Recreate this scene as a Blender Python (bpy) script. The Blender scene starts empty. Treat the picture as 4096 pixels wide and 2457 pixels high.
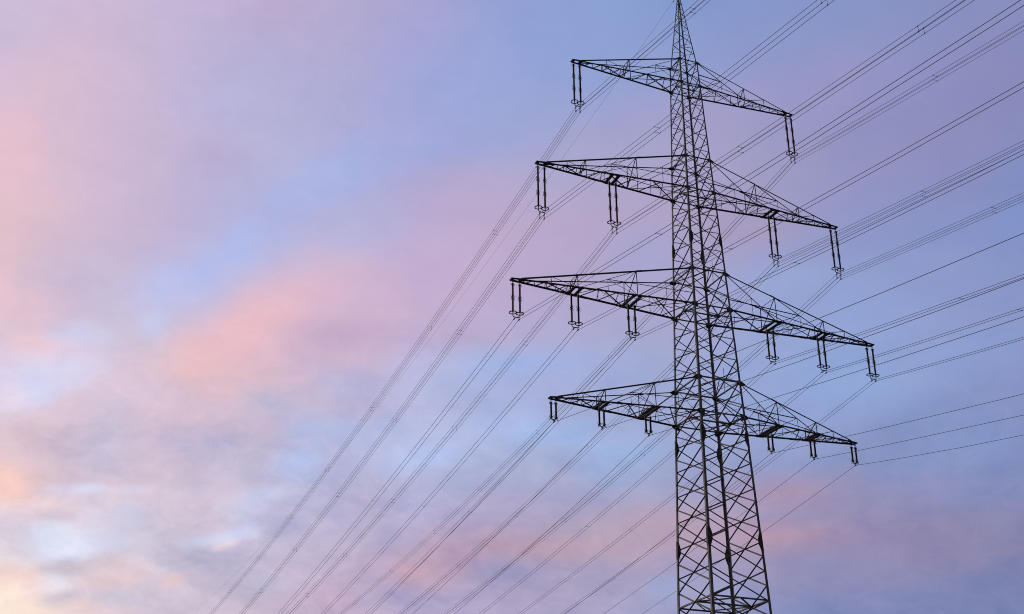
import bpy, bmesh, math, random
from mathutils import Vector, Matrix
random.seed(7)
R = math.radians
SC = bpy.context.scene
COL = SC.collection

# ------------------------------------------------------------------ camera
# tower frame: x along the crossarms, y along the line, z up; measured in survey units of 0.32 m
U, GZ = 0.32, 220.0
def V(x, y, z):
    return Vector((x * U, y * U, (z + GZ) * U))
cam_d = bpy.data.cameras.new('camera')
cam = bpy.data.objects.new('camera', cam_d); COL.objects.link(cam)
cam_d.sensor_fit = 'HORIZONTAL'; cam_d.sensor_width = 36.0
cam_d.lens = 36.0 * 5261.703 / 4096.0
cam_d.clip_start = 0.1; cam_d.clip_end = 20000
cr, cu, cf = Vector((0.92158, -0.38815, -0.0052)), Vector((-0.16194, -0.39658, 0.9036)), Vector((0.3528, 0.8319, 0.42834))
m = Matrix((cr, cu, -cf)).transposed().to_4x4()
m.translation = V(-166.455, -266.099, -214.733)
cam.matrix_world = m
SC.camera = cam
SC.view_settings.view_transform = 'Standard'; SC.view_settings.look = 'None'
SC.cycles.filter_width = 1.0; SC.cycles.use_denoising = False
SC.view_settings.exposure = 0.0; SC.view_settings.gamma = 1.0

# ------------------------------------------------------------------ sky: dusk gradient, cloud colours by azimuth and elevation
SUN_AZ, SUN_EL = -52.0, 3.0
AZ0, AZ1, EL0, EL1 = -2.0, 49.0, 11.0, 40.0
SKY_ROWS = [
[251,233,217, 251,233,217, 251,233,217, 241,221,214, 228,206,210, 217,199,210, 206,194,211, 203,191,209, 202,188,207, 198,182,204, 194,175,200, 189,172,200, 184,170,201, 180,168,200, 177,165,198, 173,163,197, 168,162,198, 163,161,198, 157,158,197, 152,155,196, 143,149,192, 134,142,188, 131,140,186, 128,138,184, 126,136,182, 124,134,180, 122,132,178, 120,130,176, 120,130,176, 120,130,176, 121,130,176],
[243,228,220, 245,229,219, 246,230,219, 237,219,216, 226,205,212, 216,199,211, 205,194,211, 203,190,209, 202,188,207, 198,181,204, 194,174,200, 189,172,200, 184,170,201, 180,168,200, 177,165,198, 173,163,196, 169,162,197, 164,161,198, 157,158,197, 152,155,196, 143,149,192, 135,143,188, 133,141,186, 131,139,185, 133,140,185, 127,135,180, 125,133,178, 123,131,175, 123,131,175, 124,131,175, 125,131,174],
[234,221,223, 235,222,222, 236,223,222, 231,217,221, 224,209,220, 211,199,215, 206,195,213, 202,191,210, 200,188,209, 196,177,202, 195,171,197, 184,170,200, 174,164,200, 175,165,200, 178,166,198, 175,163,195, 172,163,195, 167,161,195, 161,158,194, 155,157,196, 151,155,197, 147,146,185, 143,143,183, 138,140,182, 136,138,181, 133,136,179, 129,133,176, 118,127,172, 123,129,173, 128,131,173, 129,131,173],
[224,214,226, 225,215,226, 227,216,225, 224,216,227, 221,213,228, 215,205,221, 205,195,213, 203,192,213, 199,189,212, 194,183,208, 191,176,203, 192,173,200, 201,167,186, 196,167,188, 170,161,196, 166,160,195, 173,162,193, 165,157,190, 166,158,190, 164,157,191, 161,153,187, 158,148,182, 146,142,182, 142,140,182, 145,139,178, 142,135,175, 141,134,173, 135,133,173, 132,132,172, 132,132,172, 132,133,173],
[224,209,219, 224,210,221, 215,204,221, 215,207,225, 218,214,232, 214,206,224, 207,197,215, 202,193,214, 197,189,215, 192,184,211, 188,179,207, 186,176,205, 185,172,202, 189,165,190, 191,163,185, 190,162,182, 190,162,181, 187,163,183, 180,161,184, 180,158,182, 178,155,181, 177,150,173, 171,146,172, 156,140,174, 146,136,174, 142,134,173, 142,135,174, 136,135,176, 131,135,177, 131,135,178, 131,136,179],
[227,203,210, 227,205,212, 240,215,222, 237,214,221, 215,206,223, 211,201,219, 211,198,215, 217,200,217, 200,191,214, 190,184,212, 186,180,210, 186,178,208, 183,176,209, 178,168,202, 176,165,197, 177,165,196, 179,166,193, 179,164,189, 179,159,182, 181,159,182, 174,157,185, 163,152,185, 155,146,181, 152,144,180, 148,143,181, 141,142,184, 136,142,185, 131,139,184, 130,138,183, 131,139,184, 131,139,185],
[229,198,201, 229,199,203, 220,194,203, 216,195,206, 212,197,213, 213,195,211, 212,198,215, 203,192,213, 191,185,212, 188,188,218, 186,181,212, 186,178,208, 182,180,215, 178,175,210, 175,170,204, 168,164,200, 162,160,198, 164,162,198, 167,165,198, 164,162,198, 162,158,194, 169,151,182, 171,149,179, 161,150,184, 141,145,188, 138,143,187, 135,144,189, 132,143,190, 130,141,189, 130,142,190, 131,143,191],
[227,200,208, 228,199,206, 226,199,208, 205,187,204, 204,195,217, 209,192,211, 206,190,209, 194,185,210, 187,182,210, 185,184,216, 183,185,219, 182,181,212, 181,183,217, 172,178,215, 167,174,210, 167,174,209, 166,171,207, 161,175,214, 160,172,210, 159,165,204, 155,162,202, 151,159,200, 147,156,200, 142,153,197, 139,150,195, 137,151,197, 135,152,199, 135,153,201, 132,145,193, 132,145,193, 133,145,194],
[223,203,218, 224,202,216, 225,201,213, 215,196,212, 205,194,216, 210,193,211, 189,180,208, 183,177,208, 192,183,209, 188,184,214, 184,186,220, 181,187,224, 179,188,227, 176,186,225, 171,181,219, 167,177,215, 164,175,213, 159,180,222, 157,182,224, 157,170,211, 153,164,206, 149,161,205, 145,159,204, 143,158,204, 136,150,197, 134,148,194, 136,152,199, 135,150,198, 134,147,195, 135,147,196, 135,148,197],
[219,206,229, 220,205,226, 219,202,222, 224,201,215, 208,195,216, 215,194,211, 216,193,210, 202,186,207, 201,185,208, 178,187,226, 179,187,225, 181,188,224, 180,187,225, 176,184,224, 172,187,229, 171,193,235, 165,176,216, 162,172,212, 159,172,212, 158,168,209, 154,165,208, 149,163,208, 146,162,208, 144,162,209, 142,162,209, 140,158,205, 135,151,198, 135,150,197, 136,149,198, 137,150,199, 137,151,200],
[220,204,226, 220,205,227, 218,204,226, 219,201,221, 221,199,217, 219,198,216, 219,195,209, 213,190,206, 185,183,211, 195,184,210, 194,183,212, 189,183,216, 182,184,222, 177,182,221, 172,180,220, 168,179,220, 166,175,216, 164,173,213, 161,171,211, 158,169,210, 154,167,210, 149,165,210, 146,165,212, 144,167,215, 144,168,216, 143,164,212, 142,159,207, 140,155,203, 138,151,200, 138,151,200, 138,151,200],
[222,200,218, 222,201,220, 220,203,222, 216,203,227, 211,196,216, 221,196,209, 234,193,197, 226,192,202, 218,189,204, 202,184,209, 182,182,217, 183,179,214, 179,183,220, 174,182,222, 170,181,223, 168,177,220, 165,175,217, 163,173,215, 161,172,213, 159,170,211, 155,168,211, 150,166,212, 146,166,213, 145,167,215, 144,166,214, 143,162,210, 141,160,208, 139,159,208, 139,156,205, 139,152,200, 139,152,200],
[225,196,211, 224,196,211, 220,194,211, 209,194,216, 205,195,217, 209,195,216, 233,190,197, 228,188,200, 220,187,203, 206,180,204, 203,179,204, 196,180,210, 185,182,218, 178,182,221, 167,184,227, 160,180,228, 160,176,223, 162,173,217, 163,172,213, 163,169,209, 158,167,209, 152,166,211, 148,165,211, 146,164,211, 145,164,212, 143,162,210, 142,158,206, 141,155,203, 140,153,201, 140,152,200, 140,152,200],
[226,194,207, 225,194,208, 223,193,209, 206,190,213, 202,193,219, 199,194,224, 212,192,213, 227,188,202, 223,187,203, 206,178,202, 197,171,201, 196,172,203, 190,174,208, 186,171,205, 184,172,206, 179,173,210, 174,172,210, 171,170,209, 168,169,208, 166,167,207, 161,166,208, 155,165,210, 149,165,211, 147,164,211, 144,163,212, 142,161,209, 141,157,206, 140,154,203, 139,152,201, 138,150,199, 137,150,199],
[226,193,205, 224,193,206, 207,189,211, 200,187,213, 198,190,220, 189,195,236, 195,192,227, 210,188,212, 222,187,205, 220,186,206, 209,181,207, 207,180,207, 198,176,208, 191,173,207, 187,173,207, 183,171,207, 179,170,207, 174,168,206, 171,167,206, 169,166,205, 164,165,206, 157,165,209, 151,165,211, 148,164,211, 143,162,210, 142,158,207, 141,155,204, 139,153,202, 137,150,200, 134,148,198, 133,147,198],
[226,192,203, 223,192,204, 211,189,209, 201,187,212, 200,187,215, 190,193,233, 180,191,237, 194,186,219, 212,185,209, 221,186,205, 212,182,207, 205,179,208, 198,176,209, 196,174,208, 191,173,206, 186,170,205, 181,169,205, 177,168,204, 174,167,204, 171,165,204, 166,164,204, 157,165,208, 151,167,212, 150,166,212, 145,159,207, 142,156,204, 141,155,204, 140,153,203, 134,148,199, 131,146,197, 130,145,197],
[227,193,203, 224,192,203, 213,188,206, 205,185,209, 200,184,212, 195,183,215, 183,188,230, 178,189,235, 190,183,218, 206,184,211, 209,183,209, 199,178,210, 197,175,209, 196,175,208, 192,173,207, 187,170,204, 183,169,204, 179,168,203, 170,166,207, 167,165,207, 168,163,202, 162,161,202, 156,160,203, 151,157,202, 145,154,202, 142,152,201, 140,151,200, 137,148,199, 134,146,197, 131,144,195, 132,144,195],
[227,192,205, 225,193,204, 218,190,206, 206,185,209, 200,182,210, 194,180,212, 186,180,216, 178,187,232, 179,184,226, 187,180,216, 187,181,218, 189,178,213, 194,175,210, 194,174,208, 191,172,206, 187,169,203, 184,168,203, 181,167,202, 170,166,206, 169,165,206, 170,160,196, 167,155,192, 165,155,191, 156,154,196, 147,152,198, 143,150,198, 141,149,197, 139,147,196, 135,144,194, 130,143,194, 134,142,192],
[228,192,207, 222,191,207, 214,188,208, 207,186,210, 200,183,211, 194,180,212, 187,180,216, 179,180,221, 176,182,225, 179,180,221, 184,180,218, 181,176,216, 186,172,209, 188,170,205, 188,169,203, 187,169,202, 184,168,202, 180,166,200, 178,165,200, 176,164,199, 170,160,196, 167,157,193, 162,156,195, 154,154,197, 149,151,197, 145,149,196, 143,147,194, 141,145,193, 136,143,192, 130,143,194, 135,140,190],
[226,192,209, 223,191,209, 215,189,209, 208,186,210, 201,183,211, 194,181,212, 188,180,215, 182,180,218, 174,181,226, 172,181,226, 175,178,221, 177,174,216, 182,170,209, 185,169,205, 185,169,204, 182,169,204, 179,168,204, 177,167,202, 175,166,201, 173,164,201, 170,162,200, 165,159,198, 160,157,197, 155,154,196, 151,151,195, 147,148,194, 145,146,192, 142,143,190, 140,142,189, 136,140,189, 136,140,188],
[221,191,211, 219,190,210, 214,189,210, 208,186,211, 201,183,211, 192,179,211, 185,173,209, 184,178,214, 179,179,218, 171,180,226, 167,180,228, 171,174,219, 174,171,214, 180,169,208, 180,169,207, 177,169,207, 172,168,206, 173,167,204, 171,166,202, 170,164,201, 168,162,200, 164,160,198, 160,157,197, 156,154,195, 151,150,194, 145,146,191, 143,144,190, 142,143,190, 140,142,189, 137,140,188, 136,139,188],
[217,191,213, 218,190,210, 213,188,210, 207,186,211, 201,183,212, 194,181,213, 188,179,213, 184,180,216, 180,178,216, 176,175,216, 169,177,222, 167,174,221, 163,170,220, 163,169,217, 165,169,214, 166,168,211, 166,167,208, 168,166,205, 167,165,204, 166,164,202, 165,161,200, 163,159,199, 158,156,198, 154,153,197, 150,150,195, 145,146,192, 142,144,191, 141,143,190, 139,141,189, 137,139,187, 136,139,187],
[214,190,214, 219,191,210, 212,188,210, 207,186,211, 200,183,213, 191,181,215, 184,180,217, 183,179,216, 180,177,215, 177,175,215, 173,173,215, 168,171,217, 163,169,219, 161,168,217, 160,168,215, 159,167,213, 160,166,210, 162,164,207, 162,162,205, 162,162,204, 163,159,201, 163,158,200, 158,155,199, 153,152,198, 152,151,197, 149,149,196, 145,147,194, 142,144,193, 139,141,189, 137,139,187, 136,139,187],
[206,188,216, 214,190,211, 211,188,211, 206,186,212, 199,183,213, 192,181,215, 185,180,216, 182,178,216, 180,176,215, 177,174,214, 173,172,214, 167,170,216, 162,169,218, 159,168,218, 157,168,217, 155,166,215, 155,165,212, 155,164,210, 157,162,207, 158,161,206, 158,160,203, 159,158,201, 155,155,201, 151,152,199, 151,151,198, 150,151,198, 146,148,197, 142,145,194, 139,142,191, 137,140,188, 136,140,188],
[203,188,217, 207,187,214, 209,187,212, 204,185,213, 198,183,214, 193,181,214, 188,179,215, 183,178,215, 180,175,214, 177,173,213, 173,171,213, 167,169,215, 161,168,218, 159,168,218, 156,167,218, 152,166,216, 149,164,214, 148,163,213, 147,162,211, 146,161,209, 146,160,207, 147,157,205, 146,154,203, 146,152,201, 147,151,199, 147,150,198, 144,149,197, 140,146,195, 138,144,192, 137,142,190, 136,141,189],
[202,187,216, 205,186,214, 207,186,213, 202,184,213, 198,183,214, 193,181,214, 189,179,213, 185,177,213, 182,175,212, 179,172,211, 174,170,212, 168,168,214, 162,167,217, 159,167,217, 155,166,217, 149,164,216, 145,162,214, 145,162,213, 144,161,212, 143,160,209, 141,158,207, 141,155,205, 141,153,203, 140,152,202, 139,151,201, 139,150,199, 138,148,197, 137,146,195, 136,144,193, 136,143,191, 136,141,189],
[202,186,215, 204,186,215, 205,186,214, 201,184,214, 197,182,214, 194,180,213, 190,177,212, 185,172,208, 184,171,208, 180,171,209, 175,169,210, 169,167,212, 164,165,213, 158,165,214, 153,164,215, 146,162,214, 144,162,214, 143,162,213, 141,161,212, 139,158,209, 137,156,207, 136,154,205, 136,152,204, 135,151,202, 135,150,201, 134,149,199, 135,148,198, 135,146,196, 136,145,193, 136,143,191, 136,141,189],
[202,186,215, 204,186,215, 204,185,214, 200,184,214, 197,182,214, 194,180,213, 191,177,211, 187,173,208, 185,172,208, 181,171,208, 176,169,209, 170,166,210, 165,164,211, 158,163,212, 152,162,213, 146,161,214, 144,161,213, 142,161,213, 139,160,212, 136,157,209, 133,154,206, 132,152,205, 132,152,204, 132,151,203, 133,150,201, 134,149,200, 134,148,198, 135,146,196, 136,145,194, 136,143,192, 136,142,190],
[202,186,215, 205,186,214, 204,185,214, 200,184,214, 196,182,214, 194,180,213, 191,177,211, 189,175,210, 185,173,209, 181,171,208, 176,168,209, 171,166,209, 165,163,210, 158,162,211, 152,162,213, 146,161,213, 143,161,213, 140,161,212, 137,159,211, 135,157,209, 132,154,206, 132,152,205, 132,152,204, 132,151,203, 133,150,201, 134,149,200, 134,148,198, 135,147,196, 136,145,194, 136,143,192, 136,142,190],
[203,186,215, 205,186,214, 204,185,214, 200,183,214, 196,182,214, 194,180,212, 191,177,211, 188,175,210, 185,173,209, 181,171,208, 176,168,209, 170,166,209, 165,163,210, 158,162,211, 152,162,213, 146,161,213, 143,161,213, 140,161,212, 137,159,211, 135,157,209, 133,154,207, 132,152,205, 132,152,204, 132,151,203, 133,150,201, 134,149,200, 134,148,198, 135,147,196, 136,145,194, 136,144,192, 136,142,190],
]  # end of sky rows
def lin(c):
    c /= 255.0
    return c / 12.92 if c <= 0.04045 else ((c + 0.055) / 1.055) ** 2.4
def srgb(c):
    return tuple(lin(v) for v in c) + (1.0,)

world = bpy.data.worlds.new('World'); SC.world = world; world.use_nodes = True
world.cycles.sampling_method = 'MANUAL'; world.cycles.sample_map_resolution = 512
nt = world.node_tree; nt.nodes.clear()
def N(t, **kw):
    n = nt.nodes.new(t)
    for k, v in kw.items(): setattr(n, k, v)
    return n
L = nt.links.new
def math_n(op, a, b=None, c=None, clamp=False):
    n = N('ShaderNodeMath', operation=op, use_clamp=clamp)
    for i, v in enumerate((a, b, c)):
        if v is None: continue
        if isinstance(v, (int, float)): n.inputs[i].default_value = v
        else: L(v, n.inputs[i])
    return n.outputs[0]
def mix_n(fac, a, b, mode='MIX'):
    n = N('ShaderNodeMix', data_type='RGBA', blend_type=mode)
    for s, v in ((n.inputs[0], fac), (n.inputs[6], a), (n.inputs[7], b)):
        if isinstance(v, (int, float)): s.default_value = v
        elif isinstance(v, tuple): s.default_value = v
        else: L(v, s)
    return n.outputs[2]
def ramp_map(v, a, b, c=0.0, d=1.0, smooth=True):
    n = N('ShaderNodeMapRange', interpolation_type='SMOOTHSTEP' if smooth else 'LINEAR')
    L(v, n.inputs[0])
    for i, x in enumerate((a, b, c, d)): n.inputs[i + 1].default_value = x
    return n.outputs[0]
geo = N('ShaderNodeTexCoord')
vn = N('ShaderNodeVectorMath', operation='NORMALIZE'); L(geo.outputs['Generated'], vn.inputs[0])
sep = N('ShaderNodeSeparateXYZ'); L(vn.outputs[0], sep.inputs[0])
dx, dy, dz = sep.outputs
az_raw = math_n('MULTIPLY', math_n('ARCTAN2', dx, dy), 180 / math.pi)
el_raw = math_n('MULTIPLY', math_n('ARCSINE', dz), 180 / math.pi)
# cloud-sheet coordinates in degrees; noise moves the cloud edges about
comb = N('ShaderNodeCombineXYZ'); L(az_raw, comb.inputs[0]); L(el_raw, comb.inputs[1])
def noise(scale, detail, rough, stretch=(1, 1, 1), rot=0.0, dist=0.0, seed=0.0):
    mp = N('ShaderNodeMapping'); L(comb.outputs[0], mp.inputs[0])
    mp.inputs['Rotation'].default_value = (0, 0, rot); mp.inputs['Scale'].default_value = stretch
    mp.inputs['Location'].default_value = (seed, seed * .7, seed * 1.3)
    n = N('ShaderNodeTexNoise'); L(mp.outputs[0], n.inputs['Vector'])
    n.inputs['Scale'].default_value = scale; n.inputs['Detail'].default_value = detail
    n.inputs['Roughness'].default_value = rough; n.inputs['Distortion'].default_value = dist
    return n
low = ramp_map(el_raw, 14, 27, 1.0, 0.35)                       # clouds get crisper towards the horizon
w1 = noise(0.28, 8, 0.64, (0.6, 1.2, 1), 0.35, 0.3, 3.1)
w2 = noise(0.30, 8, 0.64, (0.6, 1.2, 1), 0.35, 0.3, 11.7)
az = math_n('ADD', az_raw, math_n('MULTIPLY', math_n('SUBTRACT', w1.outputs[0], 0.5), math_n('MULTIPLY', low, 3.0)))
el = math_n('ADD', el_raw, math_n('MULTIPLY', math_n('SUBTRACT', w2.outputs[0], 0.5), math_n('MULTIPLY', low, 1.5)))
u = ramp_map(az, AZ0, AZ1, 0.0, 1.0, False)
col = None
for k, r in enumerate(SKY_ROWS):
    r = [tuple(r[i:i + 3]) for i in range(0, len(r), 3)]
    cr_ = N('ShaderNodeValToRGB'); e = cr_.color_ramp.elements; cr_.color_ramp.interpolation = 'LINEAR'
    while len(e) < len(r): e.new(0.5)
    for i, h in enumerate(r):
        e[i].position = i / (len(r) - 1); e[i].color = srgb(h)
    L(u, cr_.inputs[0])
    if col is None: col = cr_.outputs[0]
    else:
        a = EL0 + (EL1 - EL0) * (k - 1) / (len(SKY_ROWS) - 1); b = EL0 + (EL1 - EL0) * k / (len(SKY_ROWS) - 1)
        col = mix_n(ramp_map(el, a, b, 0, 1, False), col, cr_.outputs[0])
# small scale cloud texture: pale and rosy wisps over blue gaps
wisp = noise(0.34, 9, 0.58, (0.60, 1.15, 1), 0.30, 0.5, 21.0)
fleck = noise(0.90, 8, 0.62, (0.75, 1.15, 1), 0.25, 0.9, 47.0)
wv = math_n('ADD', ramp_map(wisp.outputs[0], 0.32, 0.68, -1.0, 1.0, False), math_n('MULTIPLY', ramp_map(fleck.outputs[0], 0.34, 0.66, -1.0, 1.0, False), 0.55))
left = ramp_map(az_raw, 10, 34, 1.0, 0.40)
amp = math_n('MULTIPLY', math_n('MULTIPLY', wv, ramp_map(el_raw, 14, 28, 0.062, 0.014)), left)
def cloud_shade(c):
    cw = N('ShaderNodeCombineXYZ')
    for i, k in enumerate((1.25, 0.9, 0.80)): L(math_n('MULTIPLY', amp, k), cw.inputs[i])
    addv = N('ShaderNodeVectorMath', operation='ADD'); L(c, addv.inputs[0]); L(cw.outputs[0], addv.inputs[1])
    return addv.outputs[0]
# named cloud features (azimuth, elevation, half sizes in degrees, tilt, colour, strength)
FEATURES = [
    (-1.08, 29.75, 2.05, 2.77, 10, (232, 194, 205), 0.59),
    (1.60, 22.51, 1.98, 0.87, -2, (236, 201, 210), 0.68),
    (-0.43, 24.13, 1.06, 1.39, 9, (232, 198, 208), 0.59),
    (2.86, 23.08, 1.83, 0.97, 7, (207, 208, 238), 0.68),
    (6.16, 23.87, 1.14, 0.90, 6, (199, 205, 238), 0.59),
    (10.56, 24.07, 3.26, 1.69, 34, (234, 189, 198), 0.77),
    (1.65, 20.91, 3.33, 1.42, 29, (215, 214, 242), 0.77),
    (1.44, 20.38, 1.22, 0.70, 7, (219, 221, 250), 0.68),
    (0.70, 19.99, 1.21, 0.86, 7, (234, 216, 233), 0.59),
    (9.51, 21.28, 1.71, 0.90, 4, (224, 190, 203), 0.59),
    (1.01, 16.66, 2.03, 1.53, 6, (249, 203, 190), 0.77),
    (10.35, 14.84, 0.89, 0.30, 23, (252, 224, 223), 0.83),
    (4.11, 16.67, 1.92, 0.49, 5, (222, 213, 236), 0.68),
    (4.70, 16.77, 1.05, 0.31, 5, (218, 222, 244), 0.68),
    (6.42, 16.86, 1.25, 0.35, 4, (220, 214, 236), 0.59),
    (3.48, 15.52, 1.54, 0.66, 10, (204, 193, 206), 0.72),
    (3.72, 14.56, 1.88, 1.02, 4, (219, 228, 247), 0.81),
    (4.19, 14.01, 1.69, 0.72, 14, (221, 226, 247), 0.72),
    (5.32, 14.39, 1.39, 0.69, 4, (213, 215, 239), 0.59),
    (6.34, 15.85, 1.06, 0.87, 4, (213, 210, 234), 0.68),
    (11.24, 16.56, 2.20, 0.90, 17, (202, 208, 236), 0.72),
    (13.34, 18.51, 2.08, 1.10, 17, (186, 200, 239), 0.77),
    (9.91, 15.07, 2.16, 0.50, 11, (203, 210, 238), 0.77),
    (11.12, 15.53, 1.46, 0.54, 12, (200, 206, 238), 0.68),
    (12.66, 16.01, 2.23, 1.07, 2, (185, 182, 213), 0.64),
    (10.80, 14.36, 4.00, 0.88, 6, (178, 174, 202), 0.77),
    (5.02, 13.68, 2.55, 0.56, 18, (199, 191, 205), 0.77),
    (3.70, 13.34, 2.02, 0.48, 9, (205, 194, 207), 0.59),
    (6.06, 13.26, 1.90, 1.03, 3, (227, 199, 203), 0.68),
    (3.59, 12.78, 1.01, 0.61, 4, (238, 236, 249), 0.81),
    (2.76, 12.55, 1.66, 0.84, 4, (244, 218, 218), 0.59),
    (1.85, 12.96, 1.81, 0.84, 4, (246, 210, 201), 0.68),
    (1.73, 11.90, 1.38, 1.24, 4, (251, 238, 216), 0.81),
    (2.78, 11.84, 1.82, 0.83, 4, (249, 223, 210), 0.59),
    (4.04, 12.33, 1.32, 0.48, 16, (198, 190, 205), 0.72),
    (4.85, 12.07, 1.52, 0.47, 3, (236, 209, 206), 0.59),
    (6.15, 12.53, 1.89, 0.65, 3, (198, 194, 210), 0.68),
    (8.35, 13.29, 1.05, 0.42, 15, (227, 197, 200), 0.72),
    (12.34, 13.27, 2.18, 0.70, 2, (191, 190, 214), 0.59),
    (13.85, 14.13, 2.21, 1.06, 2, (183, 174, 202), 0.59),
    (18.82, 18.89, 2.32, 0.92, 15, (175, 194, 238), 0.72),
    (25.86, 19.71, 2.35, 1.10, -1, (159, 186, 232), 0.59),
    (29.80, 13.10, 1.48, 0.79, 12, (151, 166, 210), 0.68),
    (46.75, 26.95, 1.61, 1.21, -11, (127, 151, 207), 0.59),
]
for (fa, fe, sa, se, tilt, tone, st) in FEATURES:
    mp = N('ShaderNodeMapping', vector_type='TEXTURE')
    cc = N('ShaderNodeCombineXYZ')
    L(math_n('ADD', az_raw, math_n('MULTIPLY', math_n('SUBTRACT', w2.outputs[0], 0.5), sa * 1.7)), cc.inputs[0])
    L(math_n('ADD', el_raw, math_n('MULTIPLY', math_n('SUBTRACT', w1.outputs[0], 0.5), se * 1.7)), cc.inputs[1])
    L(cc.outputs[0], mp.inputs[0])
    mp.inputs['Location'].default_value = (fa, fe, 0); mp.inputs['Rotation'].default_value = (0, 0, R(tilt))
    mp.inputs['Scale'].default_value = (sa, se, 1)
    ln = N('ShaderNodeVectorMath', operation='LENGTH'); L(mp.outputs[0], ln.inputs[0])
    col = mix_n(ramp_map(ln.outputs['Value'], 0.15, 1.0, st, 0.0), col, srgb(tone))
col = cloud_shade(col)
# the rest of the dome: clear dusk sky
nis = N('ShaderNodeTexSky', sky_type='NISHITA'); nis.sun_disc = False
nis.sun_elevation = R(SUN_EL); nis.sun_rotation = R(SUN_AZ); nis.air_density = 1.0; nis.dust_density = 1.5
dusk = N('ShaderNodeVectorMath', operation='SCALE'); L(nis.outputs[0], dusk.inputs[0]); dusk.inputs['Scale'].default_value = 0.10
glow = math_n('SUBTRACT', math_n('MULTIPLY', dy, 0.57), math_n('MULTIPLY', dx, 0.82))
back = mix_n(ramp_map(glow, -0.45, 0.95), (0.022, 0.026, 0.055, 1), (0.62, 0.50, 0.52, 1))
back = mix_n(0.25, back, dusk.outputs[0])
inside = math_n('MULTIPLY', math_n('MULTIPLY', ramp_map(az_raw, -26, -8), ramp_map(az_raw, 58, 80, 1, 0)), ramp_map(el_raw, 46, 66, 1, 0))
sky = mix_n(inside, back, col)
bg = N('ShaderNodeBackground'); L(sky, bg.inputs[0]); bg.inputs[1].default_value = 1.0
ow = N('ShaderNodeOutputWorld'); L(bg.outputs[0], ow.inputs[0])

# low afterglow sun, veiled by the cloud bank
sd = bpy.data.lights.new('sun', 'SUN'); sd.energy = 0.7; sd.angle = R(12); sd.color = (1.0, 0.86, 0.86)
so = bpy.data.objects.new('sun', sd); COL.objects.link(so)
sdir = Vector((math.cos(R(SUN_EL)) * math.sin(R(SUN_AZ)), math.cos(R(SUN_EL)) * math.cos(R(SUN_AZ)), math.sin(R(SUN_EL))))
so.rotation_euler = (-sdir).to_track_quat('-Z', 'Y').to_euler()
so.location = V(-60, 200, 60)

# ------------------------------------------------------------------ materials
def material(name, base, rough, metal=0.0, var=0.25, scale=6.0, spec=0.5):
    mt = bpy.data.materials.new(name); mt.use_nodes = True
    t = mt.node_tree; p = t.nodes['Principled BSDF']
    p.inputs['Roughness'].default_value = rough; p.inputs['Metallic'].default_value = metal
    p.inputs['Specular IOR Level'].default_value = spec
    tc = t.nodes.new('ShaderNodeTexCoord'); n = t.nodes.new('ShaderNodeTexNoise')
    n.inputs['Scale'].default_value = scale; n.inputs['Detail'].default_value = 6
    t.links.new(tc.outputs['Object'], n.inputs['Vector'])
    rp = t.nodes.new('ShaderNodeValToRGB')
    rp.color_ramp.elements[0].position = 0.3; rp.color_ramp.elements[1].position = 0.7
    rp.color_ramp.elements[0].color = tuple(c * (1 - var) for c in base) + (1,)
    rp.color_ramp.elements[1].color = tuple(min(1, c * (1 + var)) for c in base) + (1,)
    t.links.new(n.outputs[0], rp.inputs[0]); t.links.new(rp.outputs[0], p.inputs['Base Color'])
    return mt
M_STEEL = material('weathered_galvanised_steel', (0.195, 0.198, 0.215), 0.6, 0.0, 0.35, 1.5, 0.3)
M_ARM = material('weathered_arm_steel', (0.07, 0.07, 0.078), 0.65, 0.0, 0.3, 1.5, 0.3)
M_PLATE = material('gusset_steel', (0.09, 0.088, 0.09), 0.6, 0.0, 0.3, 3.0, 0.3)
M_INS = material('brown_glazed_porcelain', (0.030, 0.016, 0.013), 0.3, 0.0, 0.2, 4.0)
M_FIT = material('dark_fittings', (0.09, 0.09, 0.09), 0.5, 0.3, 0.2, 6.0)
M_WIRE = material('weathered_aluminium_wire', (0.10, 0.10, 0.10), 0.6, 0.2, 0.15, 2.0)
M_YELLOW = material('yellow_marking', (0.65, 0.42, 0.05), 0.6, 0.0, 0.1)
M_WHITE = material('pale_marking', (0.6, 0.6, 0.58), 0.6, 0.0, 0.1)
M_CONC = material('concrete', (0.32, 0.31, 0.29), 0.9, 0.0, 0.2, 3.0)
M_GRASS = material('meadow_grass', (0.045, 0.055, 0.03), 0.95, 0.0, 0.5, 0.15)

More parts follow.
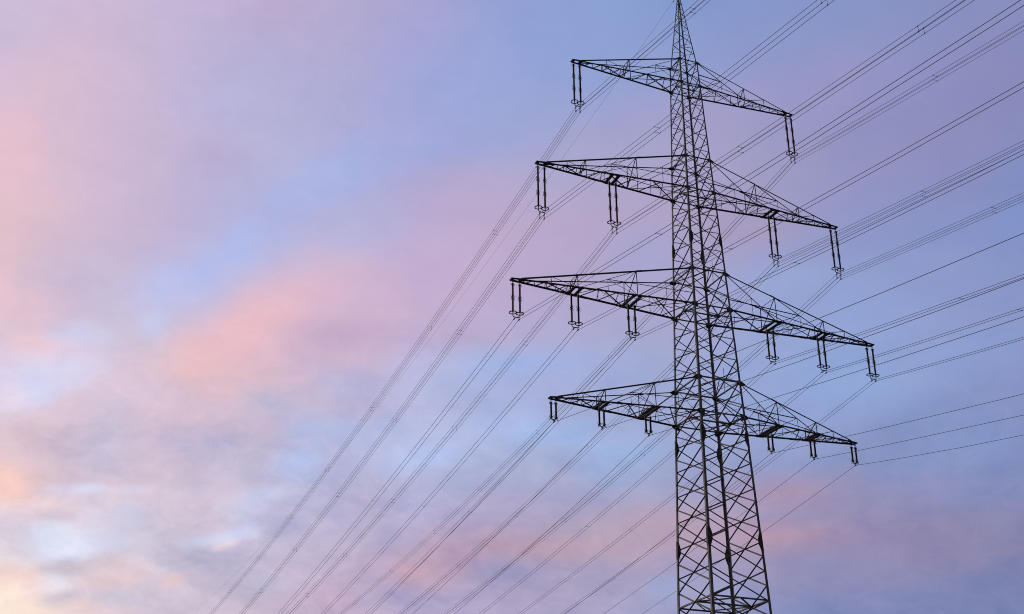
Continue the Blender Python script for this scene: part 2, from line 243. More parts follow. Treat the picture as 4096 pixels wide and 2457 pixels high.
# ------------------------------------------------------------------ mesh helpers
class MB:
    def __init__(s): s.v = []; s.f = []
    def add(s, vs, fs):
        o = len(s.v); s.v += [tuple(x) for x in vs]; s.f += [tuple(i + o for i in f) for f in fs]
    def prism(s, ring0, ring1):
        n = len(ring0)
        s.add(list(ring0) + list(ring1), [(i, (i + 1) % n, n + (i + 1) % n, n + i) for i in range(n)]
              + [tuple(range(n - 1, -1, -1)), tuple(range(n, 2 * n))])
    def angle(s, p, q, w, nrm, t=None, off=0.0, flip=1):
        """steel angle from p to q: one flange flat on the face with normal nrm, the other standing inwards"""
        t = t or max(0.008, w * 0.11)
        a = (q - p).normalized(); n = (nrm - a * nrm.dot(a)).normalized(); b = a.cross(n) * flip
        pts = [(-w / 2, 0), (w / 2, 0), (w / 2, t), (-w / 2 + t, t), (-w / 2 + t, w), (-w / 2, w)]
        rng = lambda c: [c + b * x - n * (y + off) for x, y in pts]
        s.prism(rng(p), rng(q))
    def corner(s, p, q, w0, w1, ex, ey, t=0.02):
        """leg angle whose heel follows p-q with flanges running along ex and ey"""
        def rng(c, w): return [c, c + ex * w, c + ex * w + ey * t, c + ex * t + ey * t, c + ex * t + ey * w, c + ey * w]
        s.prism(rng(p, w0), rng(q, w1))
    def box(s, p, q, w, h, up):
        a = (q - p).normalized(); n = (up - a * up.dot(a)).normalized(); b = a.cross(n)
        rng = lambda c: [c + b * x * w / 2 + n * y * h / 2 for x, y in ((-1, -1), (1, -1), (1, 1), (-1, 1))]
        s.prism(rng(p), rng(q))
    def plate(s, pts, nrm, t):
        s.prism([p + nrm * t / 2 for p in pts], [p - nrm * t / 2 for p in pts])
    def tube(s, pts, r, n=6, closed=False):
        P = [Vector(p) for p in pts]; k = len(P); rings = []
        ref = None
        for i in range(k):
            if closed: d = P[(i + 1) % k] - P[i - 1]
            else: d = P[min(i + 1, k - 1)] - P[max(i - 1, 0)]
            d.normalize()
            if ref is None:
                ref = Vector((0, 0, 1)) if abs(d.z) < 0.9 else Vector((1, 0, 0))
            x = (ref - d * ref.dot(d)).normalized(); y = d.cross(x); ref = x
            rr = r[i] if isinstance(r, (list, tuple)) else r
            rings.append([P[i] + (x * math.cos(2 * math.pi * j / n) + y * math.sin(2 * math.pi * j / n)) * rr for j in range(n)])
        vs = [v for g in rings for v in g]; fs = []
        for i in range(k if closed else k - 1):
            for j in range(n):
                a, b = i * n, ((i + 1) % k) * n
                fs.append((a + j, a + (j + 1) % n, b + (j + 1) % n, b + j))
        if not closed: fs += [tuple(range(n - 1, -1, -1)), tuple(range((k - 1) * n, k * n))]
        s.add(vs, fs)
    def build(s, name, mat, parent=None, smooth=False):
        me = bpy.data.meshes.new(name); me.from_pydata(s.v, [], s.f); me.materials.append(mat); me.update()
        if smooth: me.shade_smooth()
        o = bpy.data.objects.new(name, me); COL.objects.link(o)
        if parent:
            o.parent = parent; o.matrix_parent_inverse = Matrix.Translation(-parent_world(parent))
        return o
def parent_world(o):
    return o['_w'] and Vector(o['_w'])
def empty(name, loc, label, cat, group=None):
    o = bpy.data.objects.new(name, None); COL.objects.link(o); o.location = loc; o['_w'] = tuple(loc)
    o['label'] = label; o['category'] = cat
    if group: o['group'] = group
    return o
def keep(o, at=(0, 0, 0)):
    o['_w'] = tuple(at); return o
def copy_tree(o, parent=None):
    c = o.copy(); COL.objects.link(c)
    if parent: c.parent = parent
    for ch in list(o.children): copy_tree(ch, c)
    return c

# ------------------------------------------------------------------ ground
g = MB(); S = 9000.0
g.add([(-S, -S, 0), (S, -S, 0), (S, S, 0), (-S, S, 0)], [(0, 1, 2, 3)])
ground = g.build('ground', M_GRASS); ground['kind'] = 'structure'

# ------------------------------------------------------------------ pylon
ZB = [0.0, -35.079, -70.278, -100.0]          # underside of the four crossarms
ZT = [8.023, -24.848, -59.855, -90.761]       # where their top chords meet the body
ARM = [35.03, 46.20, 53.47, 43.67]            # outer insulator
SPACE = [1.87, 1.87, 1.87, 1.27]
HANG = [[], [24.6], [36.6, 20.65], [30.3, 17.55]]
FRAME = [[18.5], [33.0, 18.5], [36.6, 20.65], [30.3, 17.55]]
def W(z): return 3.0 - 0.0318 * z             # half width of the body
APEX = 35.6
SIDE = [8.02, 2.6, -2.15, -6.8, -11.65, -16.75, -22.0, -27.14, -32.25, -37.31, -42.38, -47.7, -53.1, -58.95, -66.38, -72.9,
        -78.63, -84.48, -90.45, -96.67, -102.73, -108.9, -115.3, -121.7, -128.3, -135.2, -142.2, -149.4, -156.8, -164.4,
        -172.3, -180.4, -188.8, -197.5, -206.5, -215.5]
FACE = [8.02] + [(a + b) / 2 for a, b in zip(SIDE, SIDE[1:])] + [-219.0]
for zb in ZB:
    k = min(range(len(FACE)), key=lambda i: abs(FACE[i] - zb)); FACE[k] = zb
LEGS = {'A': (-1, 1), 'B': (-1, -1), 'C': (1, 1), 'D': (1, -1)}
X, Y, Z = Vector((1, 0, 0)), Vector((0, 1, 0)), Vector((0, 0, 1))
def LP(n, z, top=False):
    sx, sy = LEGS[n]
    w = W(z) if not top else W(8.023) * max(0.02, (APEX - z) / (APEX - 8.023))
    return V(sx * w, sy * w, z)
def legw(z): return 0.115 + (8 - z) / 158.0 * 0.105
def braw(z): return 0.058 + (8 - z) / 158.0 * 0.048

pylon = empty('pylon', (0, 0, 0), 'tall dark steel lattice pylon with four stacked crossarms against the dusk sky', 'pylon')
leg_obj = {}
for n, (sx, sy) in LEGS.items():
    b = MB()
    zs = [8.02, -22.0, -50.4, -78.6, -105.8, -131.7, -160.0, -190.0, -219.6]
    for z0, z1 in zip(zs, zs[1:]):
        b.corner(LP(n, z0) + (X * sx + Y * sy) * legw(z0) * .42, LP(n, z1) + (X * sx + Y * sy) * legw(z0) * .42, legw(z0), legw((z0 + z1) / 2 - 10), -X * sx, -Y * sy, 0.018)
    leg_obj[n] = keep(b.build('leg', M_STEEL, pylon))
    # splice plates with bolt heads
    for zc in (-50.4, -105.8, -131.7):
        b = MB(); p0 = LP(n, zc) + (X * sx + Y * sy) * legw(zc) * .42; h = 1.55 * U * (0.85 + (-zc) / 400); wd = legw(zc) * 1.0
        for ex, nr in ((-X * sx, Y * sy), (-Y * sy, X * sx)):
            big = abs(nr.y) > 0.5
            wd2 = legw(zc) * (1.9 if big else 1.08)
            a = (LP(n, zc + 1) - LP(n, zc - 1)).normalized()
            pts = [p0 - a * h * 1.25, p0 - a * h * 1.25 + ex * legw(zc), p0 - a * h * .35 + ex * wd2, p0 + a * h * .35 + ex * wd2, p0 + a * h * 1.25 + ex * legw(zc), p0 + a * h * 1.25]
            b.plate([p + nr * 0.012 for p in pts], nr, 0.016)
            for k in range(-5, 6):
                for e in (0.28, 0.72):
                    c = p0 + a * (h * k / 5.2) + ex * legw(zc) * e
                    b.tube([c + nr * 0.02, c + nr * 0.05], 0.017, 6)
        b.build('splice_plate', M_PLATE, leg_obj[n])
# step bolts up the far right leg
b = MB(); sb = []
for k in range(150):
    z = -150 + k * 1.21
    if z > 6: break
    p = LP('C', z); e = 1 if k % 2 else -1
    if e > 0: q0, q1 = p + X * 0.0 - Y * 0.05, p + X * 0.2 - Y * 0.05
    else: q0, q1 = p - X * 0.05 + Y * 0.0, p - X * 0.05 + Y * 0.2
    bb = MB() if k < 96 else b
    bb.tube([q0, q1], 0.010, 6); bb.tube([q1 - (q1 - q0) * .05, q1], 0.018, 6)
    if k < 96: bb.build('step_bolt', M_FIT, leg_obj['C'])
o = b.build('step_bolts', M_FIT, leg_obj['C']); o['kind'] = 'stuff'

# body bracing: crossed angles on each face, the two pairs of faces half a panel apart
def face_bracing(n0, n1, nrm, levels):
    b = MB()
    for z0, z1 in zip(levels, levels[1:]):
        w = braw((z0 + z1) / 2); zz = max(z1, -219.0)
        t = legw(z0) * 0.35
        if abs(nrm.x) > .5:                       # lit flange outwards on one diagonal, upstanding flange on the other
            b.angle(LP(n0, z0), LP(n1, zz), w, -X, None, 0.004, 1)
            b.angle(LP(n1, z0), LP(n0, zz), w * 1.3, X, None, 0.004, -1)
        else:
            b.angle(LP(n0, z0), LP(n1, zz), w, nrm, None, -0.004, 1)
            b.angle(LP(n1, z0), LP(n0, zz), w, nrm, None, 0.03, -1)
    return b
for n0, n1, nrm, lv in (('A', 'B', -X, SIDE), ('C', 'D', X, SIDE), ('B', 'D', -Y, FACE), ('A', 'C', Y, FACE)):
    face_bracing(n0, n1, nrm, lv).build('face_bracing', M_STEEL, pylon)
# horizontal diaphragms
def diaphragm(z, full=True):
    b = MB(); w = braw(z) * 1.05; wd = W(z)
    cl, crr, cn, cfp = V(-wd, 0, z), V(wd, 0, z), V(0, -wd, z), V(0, wd, z)
    A, B, C, D = (LP(k, z) for k in 'ABCD')
    for p, q in ((B, D), (A, C)): b.angle(p, q, w, -Z, None, 0.0)
    for p, q in ((A, cl), (cl, B), (C, crr), (crr, D)): b.angle(p, q, w, -Z, None, 0.01)
    for p, q in ((cl, cn), (cn, crr), (crr, cfp), (cfp, cl)): b.angle(p, q, w * .9, -Z, None, 0.02)
    if full: b.angle(cl, crr, w * 1.1, -Z, None, 0.035)
    for c, s in ((cl, 1), (crr, -1)):
        e = 0.55 * U * (1 + (-z) / 160)
        b.plate([c + Y * e, c + X * s * e * .7, c - Y * e, c - X * s * e * 0.1], Z, 0.012)
    return b
for z in ZB + [FACE[min(range(len(FACE)), key=lambda i: abs(FACE[i] + 145.8))]]:
    diaphragm(z).build('diaphragm', M_STEEL, pylon)
for z in ZT:
    b = MB(); w = braw(z) * 1.05; A, B, C, D = (LP(k, z) for k in 'ABCD')
    for p, q in ((B, D), (A, C), (A, B), (C, D)): b.angle(p, q, w * 1.1, -Z, None, 0.0)
    c1, c2 = (B + D) / 2, (A + C) / 2
    for p, q in ((A, c1), (c1, C)): b.angle(p, q, w * .7, -Z, None, 0.02)
    b.build('diaphragm', M_STEEL, pylon)
# hanging struts inside the body above the diaphragms
for z, zt in ((ZB[2], ZT[2]), (ZB[3], ZT[3])):
    b = MB()
    for sx in (-1, 1):
        b.angle(V(sx * W(zt) * .25, -W(zt), zt + 3.4), V(sx * W(zt) * .25, -W(zt) * .95, zt - 3.6), 0.04, -Y)
    b.build('hanging_strut', M_STEEL, pylon)

# peak
peak = MB()
for n, (sx, sy) in LEGS.items():
    peak.corner(LP(n, 8.023), LP(n, 34.2, True), 0.105, 0.07, -X * sx, -Y * sy, 0.012)
def zig(seq, nrm, w0, w1):
    for k, ((a, za), (c, zc)) in enumerate(zip(seq, seq[1:])):
        thick = w0 if k % 2 == 0 else w1
        peak.angle(LP(a, za, True), LP(c, zc, True), thick, nrm, None, 0.0 if k % 2 else 0.012)
zig([('A', 8.2), ('C', 13.8), ('A', 16.1), ('C', 19.3), ('A', 21.4), ('C', 25.1), ('A', 26.6), ('C', 29.0), ('A', 30.4), ('C', 32.4)], Y, 0.06, 0.05)
zig([('B', 9.0), ('D', 11.2), ('B', 12.8), ('D', 15.2), ('B', 17.4), ('D', 20.2), ('B', 22.0), ('D', 24.8), ('B', 26.6), ('D', 29.0), ('B', 30.6), ('D', 32.2)], -Y, 0.035, 0.045)
zig([('B', 10.2), ('A', 13.8), ('B', 14.8), ('A', 18.7), ('B', 19.8), ('A', 23.5), ('B', 24.5), ('A', 27.5), ('B', 28.5), ('A', 31.0)], -X, 0.032, 0.045)
zig([('C', 10.4), ('D', 13.3), ('C', 16.5), ('D', 18.0), ('C', 20.5), ('D', 22.8), ('C', 25.0), ('D', 27.0), ('C', 29.0), ('D', 31.0)], X, 0.04, 0.055)
peak.box(V(0, 0, 33.6), V(0, 0, 35.2), 0.12, 0.12, X)
peak.box(V(-.9, 0, 34.0), V(.9, 0, 34.0), 0.08, 0.10, Z)
pk = keep(peak.build('peak', M_STEEL, pylon))
for z in (12.5, 16.5, 20.5, 24.5, 28.0):
    b = MB(); p = LP('C', z, True)
    b.tube([p, p + X * 0.2], 0.009, 6); b.build('step_bolt', M_FIT, pk)

# crossarms
def crossarm(i, s):
    zb, zt, Lx, sp = ZB[i], ZT[i], ARM[i], SPACE[i]
    xe = Lx + 0.40; ye = 0.55                       # tip end and its half width
    wb, wt = W(zb), W(zt)
    xin = Lx - sp - 0.3
    def cb(x, sy):                                   # bottom chord
        t = (x - wb) / (xe - wb); return V(s * x, sy * (wb + (ye - wb) * t), zb)
    def ct(x, sy):                                   # top chord
        t = (x - wt) / (xin - wt); y1 = wb + (ye - wb) * (xin - wb) / (xe - wb)
        return V(s * x, sy * (wt + (y1 - wt) * t), zt + (zb + 0.42 - zt) * t)
    big = (0.105, 0.125, 0.135, 0.125)[i]
    grp = bpy.data.objects.new('crossarm', None); COL.objects.link(grp); grp.parent = pylon
    base = V(s * wb, 0, zb); grp.location = base; grp['_w'] = tuple(base)
    for sy in (-1, 1):
        b = MB(); b.angle(cb(wb, sy), cb(xe, sy), big * (.95 if sy > 0 else .78), -Z, 0.014, -0.02, s)
        for x in ([Lx * .62] if i else []):
            p, q = cb(x - 1.2, sy), cb(x + 1.2, sy); b.box(p - Z * .03, q - Z * .03, big * 1.05, 0.02, Z)
        b.build('bottom_chord', M_ARM, grp)
        b = MB(); b.angle(ct(wt, sy), ct(xin, sy), big * (.5 if sy > 0 else .8), Y * sy, 0.012, 0.0, 1)
        if i: 
            x = FRAME[i][-1]; d = (ct(x - 1.5, sy) - ct(x, sy)); b.box(ct(x, sy) + Y * sy * .012, ct(x, sy) + d + Y * sy * .012, big * 1.0, 0.016, Y)
        b.build('top_chord', M_ARM, grp)
    # lattice of the two side faces
    fr = FRAME[i]; lw = 0.045
    sidef = [MB(), MB()]
    for k, sy in enumerate((-1, 1)):
        b = sidef[k]; nr = Y * sy
        for x in fr: b.angle(cb(x, sy), ct(x, sy), lw * 1.15, nr)
        # outer panel
        f0 = fr[0]; x0 = f0 + (xin - f0) * .48
        b.angle(cb(x0 - .1, sy), ct(x0, sy), lw * .9, nr); b.angle(ct(x0, sy), cb(f0 + .25, sy), lw, nr)
        # inner panels with sub-bracing
        ends = fr[1:] + [None]
        for x, xn in zip(fr, ends):
            xt = xn if xn is not None else wt
            p, q = cb(x - .15, sy), ct(xt + .1, sy)
            b.angle(p, q, lw * 1.05, nr)
            mid = p.lerp(q, 0.5); xm = abs(mid.x) / U
            b.angle(mid, cb(xm, sy), lw * .85, nr)
            b.angle(mid, cb(max(wb, xt + .4 if xn is not None else wb + 1.5), sy), lw * .85, nr, None, .006)
            if xn is None or i in (1, 2, 3):
                zm = (mid.z / U) - GZ
                if xn is None and i == 0: b.angle(mid, V(s * W(zm), sy * W(zm), zm), lw * 1.35, nr, None, .01)
                elif xn is not None: b.angle(mid, V(s * W(zm), sy * W(zm), zm - .4), lw * 1.35, nr, None, .01)
        b.build('side_lattice', M_ARM, grp)
    # cross frames between the side faces
    for x in fr:
        b = MB()
        b.angle(ct(x, -1), ct(x, 1), lw * 1.25, Z); b.angle(ct(x, -1), cb(x, 1), lw * 1.15, X)
        b.angle(ct(x - .2, 1), cb(x, -1), lw * .8, X)
        b.build('cross_frame', M_ARM, grp)
    # bottom lattice
    b = MB()
    brk = sorted(set([xin - .2] + HANG[i] + (fr if i < 2 else []) + [wb]), reverse=True)
    for x0, x1 in zip(brk, brk[1:]):
        ln = x0 - x1; wmid = wb + (ye - wb) * ((x0 + x1) / 2 - wb) / (xe - wb)
        npan = max(1, round(ln / (1.9 * max(1.6, wmid))))
        st = ln / npan; x = x0
        for k in range(npan):
            b.angle(cb(x - .1, -1), cb(x - st * .42, 1), lw * 1.3, -Z, None, .012)
            b.angle(cb(x - st * .46, 1), cb(x - st * .95, -1), lw * 1.3, -Z, None, .012)
            x -= st
    # heavier wind diagonals
    nodes = ([xin - .5] + fr + [wb])
    for x0, x1 in zip(nodes, nodes[1:]):
        xs = x0 - (x0 - x1) * (.42 if x1 != wb else .30); 
        b.angle(cb(xs, -1), cb(x1 + (.6 if x1 != wb else .1), 1), lw * 1.45, -Z, None, .03)
        b.angle(cb(x1 + .4, 1) if x1 != wb else cb(x0 - .6, 1), cb(x1 + (x0 - x1) * .02 + .4, -1) if x1 == wb else cb(xs, -1).lerp(cb(x1, -1), .75), lw * 1.0, -Z, None, .03)
        xm = (x0 + x1) / 2
        b.angle(cb(xm, -1) + Z * .02, V(s * xm, 0, zb) + Z * .02, lw * .8, -Z); 
    b.build('bottom_lattice', M_ARM, grp)
    # hanger beams that carry the inner insulators
    for h in HANG[i]:
        for dxx in (-sp / 2, sp / 2):
            hb = MB(); x = h + dxx
            p, q = cb(x + .05, -1) + Z * .045 * 0 - Z * .012, cb(x - .05, 1) - Z * .012
            hb.box(p - Z * .02, q - Z * .02, 0.05 + (0.02 if i else 0), 0.012, Z)
            for e in (-1, 1):
                o1 = X * s * e * (0.115 if i else .1)
                hb.box(p + o1 * .8, q + o1 * .8, 0.055, 0.11, Z)
                npl = 6
                for k in range(npl):
                    c = p.lerp(q, (k + .5) / npl)
                    hb.box(c - X * .1, c + X * .1, 0.10, 0.012, Z)
            hb.build('hanger_beam', M_PLATE, grp)
        for sy in (-1, 1):
            pl = MB(); c0, c1 = cb(h - sp * .85, sy), cb(h + sp * .85, sy)
            pl.box(c0 - Z * .035, c1 - Z * .035, big * 1.5, 0.014, Z); pl.build('hanger_plate', M_PLATE, grp)
    # tip box
    t = MB()
    for x0, x1 in ((Lx - sp - .65, Lx - sp + .35), (Lx - .35, xe + .05)):
        y0 = cb(x0, 1).y; y1 = cb(x1, 1).y
        t.plate([V(s * x0, y0 / U, zb) + Z * .0, V(s * x1, y1 / U, zb), V(s * x1, -y1 / U, zb), V(s * x0, -y0 / U, zb)], Z, 0.012)
    for sy in (-1, 1):
        pts = [cb(Lx - sp - 1.5, sy) + Z * .02, cb(xe + .15, sy), cb(xe + .15, sy) + Z * .08, cb(Lx - sp, sy) + Z * .12, cb(Lx - sp - 1.5, sy) + Z * .17]
        t.plate([p + Y * sy * .02 for p in pts], Y, 0.012)
    t.box(cb(xe, -1) + Z * .045, cb(xe, 1) + Z * .045, .05, .09, Z)
    for dxx in (0.0, sp):
        c = V(s * (Lx - dxx), 0, zb); t.box(c + Z * .1, c - Z * U * .45, .09, .09, X)
    t.build('tip_plate', M_PLATE, grp)
    # gusset plates where the arm meets the body legs
    for sy in (-1, 1):
        nr = Y * sy; o1 = nr * .016
        cB, cT = V(s * wb, sy * wb, zb), V(s * wt, sy * wt, zt)
        k = 1 + 0.16 * i
        e = .62 * U * k
        gs = MB(); gs.plate([cB + o1 + X * s * a + Z * c for a, c in ((-1.25 * e, .9 * e), (.9 * e, .55 * e), (1.25 * e, -.2 * e), (.6 * e, -.75 * e), (-1.05 * e, -1.25 * e))], nr, .014)
        gs.build('gusset_plate', M_PLATE, grp); gs = MB(); gs.plate([cT + o1 + X * s * a + Z * c for a, c in ((-1.3 * e, .35 * e), (-.5 * e, .7 * e), (.5 * e, .6 * e), (1.9 * e, -.25 * e), (1.2 * e, -.7 * e), (0, -1.0 * e), (-.8 * e, -.5 * e))], nr, .014)
        gs.build('gusset_plate', M_PLATE, grp)
    return grp
for i in range(4):
    for s in (-1, 1): crossarm(i, s)
# coloured marks on the legs
def marker(n, z, mat):
    b = MB(); p, q = LP(n, z + .55), LP(n, z - .55); sx, sy = LEGS[n]; w = legw(z)
    nr = -X; p = p + (X * sx + Y * sy) * w * .45; q = q + (X * sx + Y * sy) * w * .45
    c = [p + nr * .006, p + nr * .006 - Y * sy * w, q + nr * .006 - Y * sy * w, q + nr * .006]
    b.plate(c, nr, .006); b.build('marker_plate', mat, pylon)
marker('B', 3.0, M_YELLOW); marker('B', -30.0, M_YELLOW); marker('A', -37.3, M_YELLOW); marker('B', -65.6, M_WHITE); marker('A', -73.0, M_WHITE)
for n in LEGS:
    p = LP(n, -219.9); b = MB()
    b.box(Vector((p.x, p.y, -.3)), Vector((p.x, p.y, .45)), 1.3, 1.3, X); b.build('footing', M_CONC, pylon)

# ------------------------------------------------------------------ insulator strings
def shed_rod(z0, z1, r0, r1, pitch, cap):
    """porcelain long rod between two metal caps; z in survey units below the arm"""
    b = MB(); top, bot = -z0 * U, -z1 * U
    prof = [(top, .018), (top, cap), (top - .045, cap)]
    z = top - .05; 
    while z - pitch > bot + .05:
        prof += [(z, r0), (z - pitch * .30, r1), (z - pitch * .45, r1), (z - pitch * .9, r0)]; z -= pitch
    prof += [(bot + .045, cap), (bot, cap), (bot, .018)]
    n = 10; rings = [[(r * math.cos(2 * math.pi * j / n), r * math.sin(2 * math.pi * j / n), z) for j in range(n)] for z, r in prof]
    vs = [v for g in rings for v in g]; fs = []
    for i in range(len(rings) - 1):
        for j in range(n): fs.append((i * n + j, i * n + (j + 1) % n, (i + 1) * n + (j + 1) % n, (i + 1) * n + j))
    fs += [tuple(range(n)), tuple(range((len(rings) - 1) * n + n - 1, (len(rings) - 1) * n - 1, -1))]
    b.add(vs, fs); return b
def part(o, parent, loc=(0, 0, 0)):
    o.parent = parent; o.location = loc; return o
def horn_mesh(down):
    b = MB(); d = -1 if down else 1
    for k, (ang, ln, rise) in enumerate(((20, .20, .17), (200, .20, .19), (110, .15, .10), (290, .13, .12))):
        c, s_ = math.cos(R(ang)), math.sin(R(ang))
        pts = [(0, 0, 0), (c * ln * .55, s_ * ln * .55, -d * .01), (c * ln * .9, s_ * ln * .9, d * rise * .35), (c * ln, s_ * ln, d * rise)]
        b.tube(pts, .018, 5)
    return b
def ring_mesh():
    b = MB(); n = 28; r = .288
    b.tube([(r * math.cos(2 * math.pi * k / n), r * math.sin(2 * math.pi * k / n), 0) for k in range(n)], .042, 6, True)
    for a in (0, 180):
        c, s_ = math.cos(R(a)), math.sin(R(a)); b.tube([(0, 0, .05), (c * r, s_ * r, 0)], .012, 5)
    return b
def make_string(kind):
    """kind: joints of the rods (survey units below the arm), ring depth, yoke depth, clamp positions"""
    joints, ring, yoke, sp, clamps, link = kind
    root = bpy.data.objects.new('insulator_string', None); COL.objects.link(root); root['category'] = 'insulator'
    for e in (-1, 1):
        x = e * sp / 2 * U
        h = MB(); h.tube([(0, 0, -.35 * U), (0, 0, -joints[0] * U)], .022, 6); h.box(Vector((0, 0, -.2 * U)), Vector((0, 0, -.62 * U)), .05, .08, X)
        part(h.build('shackle', M_FIT), root, (x, 0, 0))
        for a, c in zip(joints, joints[1:]):
            part(shed_rod(a + .03, c - .03, .068, .084, .052, .06).build('insulator_rod', M_INS, None, True), root, (x, 0, 0))
        for k, jz in enumerate(joints):
            if jz == joints[-1] and ring: continue
            hz = horn_mesh(True); o = part(hz.build('arcing_horn', M_FIT), root, (x, 0, -(jz + .05) * U))
            if 0 < k < len(joints) - 1 or (k == len(joints) - 1 and not ring):
                o = part(horn_mesh(False).build('arcing_horn', M_FIT), root, (x, 0, -(jz - .1) * U))
        if ring:
            part(ring_mesh().build('corona_ring', M_FIT), root, (x, 0, -ring * U))
    y = MB(); h = sp / 2 * U; zt, zy = -(joints[-1] - .05) * U, -yoke * U
    if ring:
        y.tube([(-h, 0, zt), (-h, 0, zy + .10), (-h * .78, 0, zy + .01), (h * .78, 0, zy), (h, 0, zy + .10), (h, 0, zt)], .038, 6)
        y.box(Vector((-h * .75, 0, zy)), Vector((h * .75, 0, zy)), .03, .075, Z)
    else:
        y.tube([(-h, 0, zt), (-h, 0, zy + .03), (-h * .9, 0, zy), (h * .9, 0, zy), (h, 0, zy + .03), (h, 0, zt)], .022, 6)
        y.plate([Vector((-h * .85, 0, zy + .02)), Vector((0, 0, zy + .06)), Vector((h * .85, 0, zy + .02)), Vector((h * .3, 0, zy - .04)), Vector((-h * .3, 0, zy - .04))], Y, .02)
    part(y.build('yoke', M_FIT), root)
    for cx in clamps[0]:
        c = MB(); zc = -clamps[1] * U
        if link:                                     # double link carrying an upper and a lower wire
            zu = zc + link * U; xx = cx * U
            c.tube([(xx, 0, zy), (xx, 0, zu)], .02, 6)
            for e in (-1, 1): c.tube([(xx, 0, zu + .06), (xx + e * .032, 0, zu), (xx + e * .032, 0, zc + .02), (xx, 0, zc)], .016, 5)
            for zz in (zu, zc):
                c.tube([(xx, -.16, zz + .005), (xx, -.08, zz - .03), (xx, .08, zz - .03), (xx, .16, zz + .005)], [.022, .042, .042, .022], 6)
        else:
            xx = cx * U; zz = zc
            c.tube([(xx, 0, zy), (xx, 0, zz + .14)], .016, 6)
            for e in (-1, 1): c.tube([(xx, 0, zz + .14), (xx, e * .06, zz + .02)], .018, 5)
            c.tube([(xx, -.15, zz + .012), (xx, -.07, zz - .02), (xx, .07, zz - .02), (xx, .15, zz + .012)], [.025, .05, .05, .025], 6)
        part(c.build('suspension_clamp', M_FIT), root)
    return root
K380 = ([.95, 4.95, 8.95, 12.95], 13.2, 14.4, 1.87, ((-.635, .635), 16.2), 1.27)
K220 = ([.95, 4.85, 8.75], 8.87, 10.0, 1.87, ((-.635, .635), 10.55), 0)
K110 = ([.95, 5.1], 0, 5.45, 1.27, ((0,), 5.95), 0)
ARMN = ['topmost crossarm', 'second crossarm from top', 'third and longest crossarm', 'lowest crossarm']
# phase table: centre x, depth, slope and curvature of the far and of the near span
PH = {
'1L': (-34.05, .1406, .000128, .1793, .0001), '1R': (34.2, .1405, .000128, .1823, .0001),
'2L': (-45.2, .1386, .000128, .1743, .0001), '2Li': (-24.57, .1384, .000128, .1747, .0001),
'2Ri': (24.75, .1371, .000128, .1782, .0001), '2R': (45.3, .1361, .000128, .1756, .0001),
'3L': (-52.45, .1343, .000121, .1763, .00011), '3Lm': (-36.6, .1333, .000121, .1769, .00011), '3Li': (-20.73, .1347, .000121, .179, .00011),
'3Ri': (20.6, .1383, .000121, .1853, .00011), '3Rm': (36.6, .1336, .000121, .1837, .00011), '3R': (52.6, .1336, .000121, .1875, .00011),
'4L': (-43.03, .1404, .00016, .1826, .00011), '4Lm': (-30.28, .1403, .00016, .1835, .00011), '4Li': (-17.6, .1426, .00016, .1849, .00011),
'4Ri': (17.5, .1426, .00016, .1884, .00011), '4Rm': (30.3, .1407, .00016, .1904, .00011), '4R': (43.1, .1398, .00016, .2110, .0003)}
def place_words(k):
    side = 'left' if 'L' in k else 'right'
    e = k[2:]
    pos = {'': 'outer end', 'm': 'middle', 'i': 'inner part'}[e]
    return f'{side} {pos} of the {ARMN[int(k[0]) - 1]}'
KIND = {'1': (K380, 'long twin insulator string with rings'), '2': (K380, 'long twin insulator string with rings'),
        '3': (K220, 'mid-length twin insulator string with rings'), '4': (K110, 'short ringless twin insulator string')}
proto = {}
for k, ph in PH.items():
    kd, words = KIND[k[0]]
    key = id(kd)
    if key not in proto: proto[key] = o = make_string(kd)
    else: o = copy_tree(proto[key])
    o.location = V(ph[0], 0, ZB[int(k[0]) - 1])
    o['label'] = f'{words}, {place_words(k)}'
    o['category'] = 'insulator'; o['group'] = 'insulator strings hanging under the crossarms'

# ------------------------------------------------------------------ conductors
ROWS = {1: 15.555, 2: 15.62, 3: 10.55, 4: 5.95}
HSP = [58.9, 117.5, 182.0, 243.6, 301.0, 365.0, 428.5, 490.0, 552.0, 612.0]
NSP = [-60.0, -119.0, -181.0, -243.0, -302.0]
def wire_mesh(x, z0, sf, bf, sn, bn, r):
    pts = []
    ys = [-1000 + 40 * k for k in range(25)] + [-20, -12, -6, -3, -1.2, 0, 1.2, 3, 6, 12, 20] + [40 * k for k in range(1, 28)]
    for y in sorted(set(ys)):
        a = abs(y); s_, b_ = (sf, bf) if y >= 0 else (sn, bn)
        sag = s_ * a - b_ * a * a
        if a < 3: sag *= a / (a + .15) if a else 0
        pts.append((x * U, y * U, (z0 - sag) * U))
    b = MB(); b.tube(pts, r, 5); return b
def spacer_mesh(p, q, rr=.013):
    b = MB(); p, q = Vector(p), Vector(q); b.tube([p, q], rr, 5)
    for c in (p, q): b.tube([c - Y * .06, c + Y * .06], .026, 6)
    return b
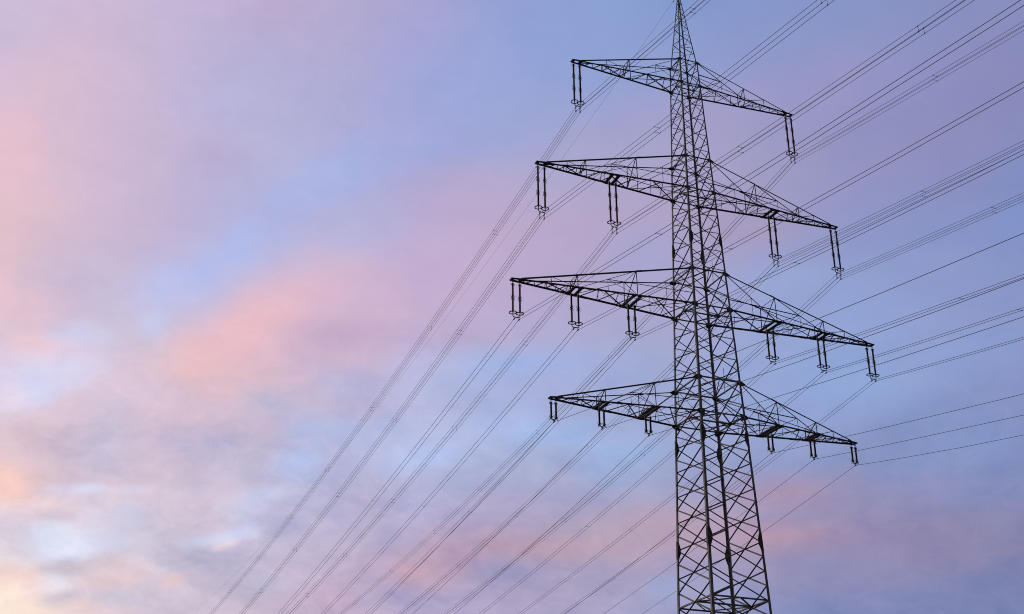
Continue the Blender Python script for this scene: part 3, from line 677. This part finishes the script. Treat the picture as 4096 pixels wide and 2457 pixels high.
for k, (x, sf, bf, sn, bn) in PH.items():
    i = int(k[0]); base = V(x, 0, ZB[i - 1] - ROWS[i]); half = .635
    def sag(y):
        a = abs(y); return (sf * a - bf * a * a) if y >= 0 else (sn * a - bn * a * a)
    if i <= 2: offs = [(-half, half), (half, half), (-half, -half), (half, -half)]; r = .0148; what = 'bundle of four wires'
    elif i == 3: offs = [(-half, 0), (half, 0)]; r = .0165; what = 'pair of wires'
    else: offs = [(0, 0)]; r = .0168; what = 'single wire'
    lab = f'{what} held under the {place_words(k)}'
    if i == 4:
        o = wire_mesh(0, 0, sf, bf, sn, bn, r).build('conductor_wire', M_WIRE, None, True); o.location = base
        o['label'] = lab; o['category'] = 'power line'; o['group'] = 'power lines strung through the pylon'
        continue
    root = empty('conductor_bundle', base, lab, 'power line', 'power lines strung through the pylon')
    for ox, oz in offs:
        part(wire_mesh(ox, oz, sf, bf, sn, bn, r).build('wire', M_WIRE, None, True), root)
    ysp = HSP + NSP if i <= 2 else [112.7, 300.0, 480.0, -70.5, -235.0]
    for q, y in enumerate(ysp):
        zc = -sag(y)
        vert = i <= 2 and (q % 2 == 1 if y > 0 else (q - len(HSP)) % 2 == 1)
        if i <= 2: prs = [((-half, -half), (-half, half)), ((half, -half), (half, half))] if vert else [((-half, half), (half, half)), ((-half, -half), (half, -half))]
        else: prs = [((-half, 0), (half, 0))]
        for (a, c) in prs:
            part(spacer_mesh((a[0] * U, 0, a[1] * U), (c[0] * U, 0, c[1] * U)).build('spacer', M_FIT), root, (0, y * U, zc * U))
# earth wire over the peak
ew = wire_mesh(0, 0, .1287, .0001186, .165, .0001, .0095).build('earth_wire', M_WIRE, None, True)
ew.location = V(0, 0, 33.6)
ew['label'] = 'single thin earth wire running off the tip of the pylon peak'; ew['category'] = 'earth wire'
for y in (2.5, -2.5):
    d = MB(); zc = -(.1287 * 2.5) * U
    d.tube([(0, -.22, -.055), (0, .22, -.055)], .007, 5)
    d.tube([(0, 0, .0), (0, 0, -.055)], .018, 5)
    for e in (-1, 1): d.tube([(0, e * .10, -.06), (0, e * .24, -.06)], .035, 8)
    part(d.build('vibration_damper', M_FIT), ew, (0, y * U, zc))

for o in list(bpy.data.objects):
    if '_w' in o: del o['_w']
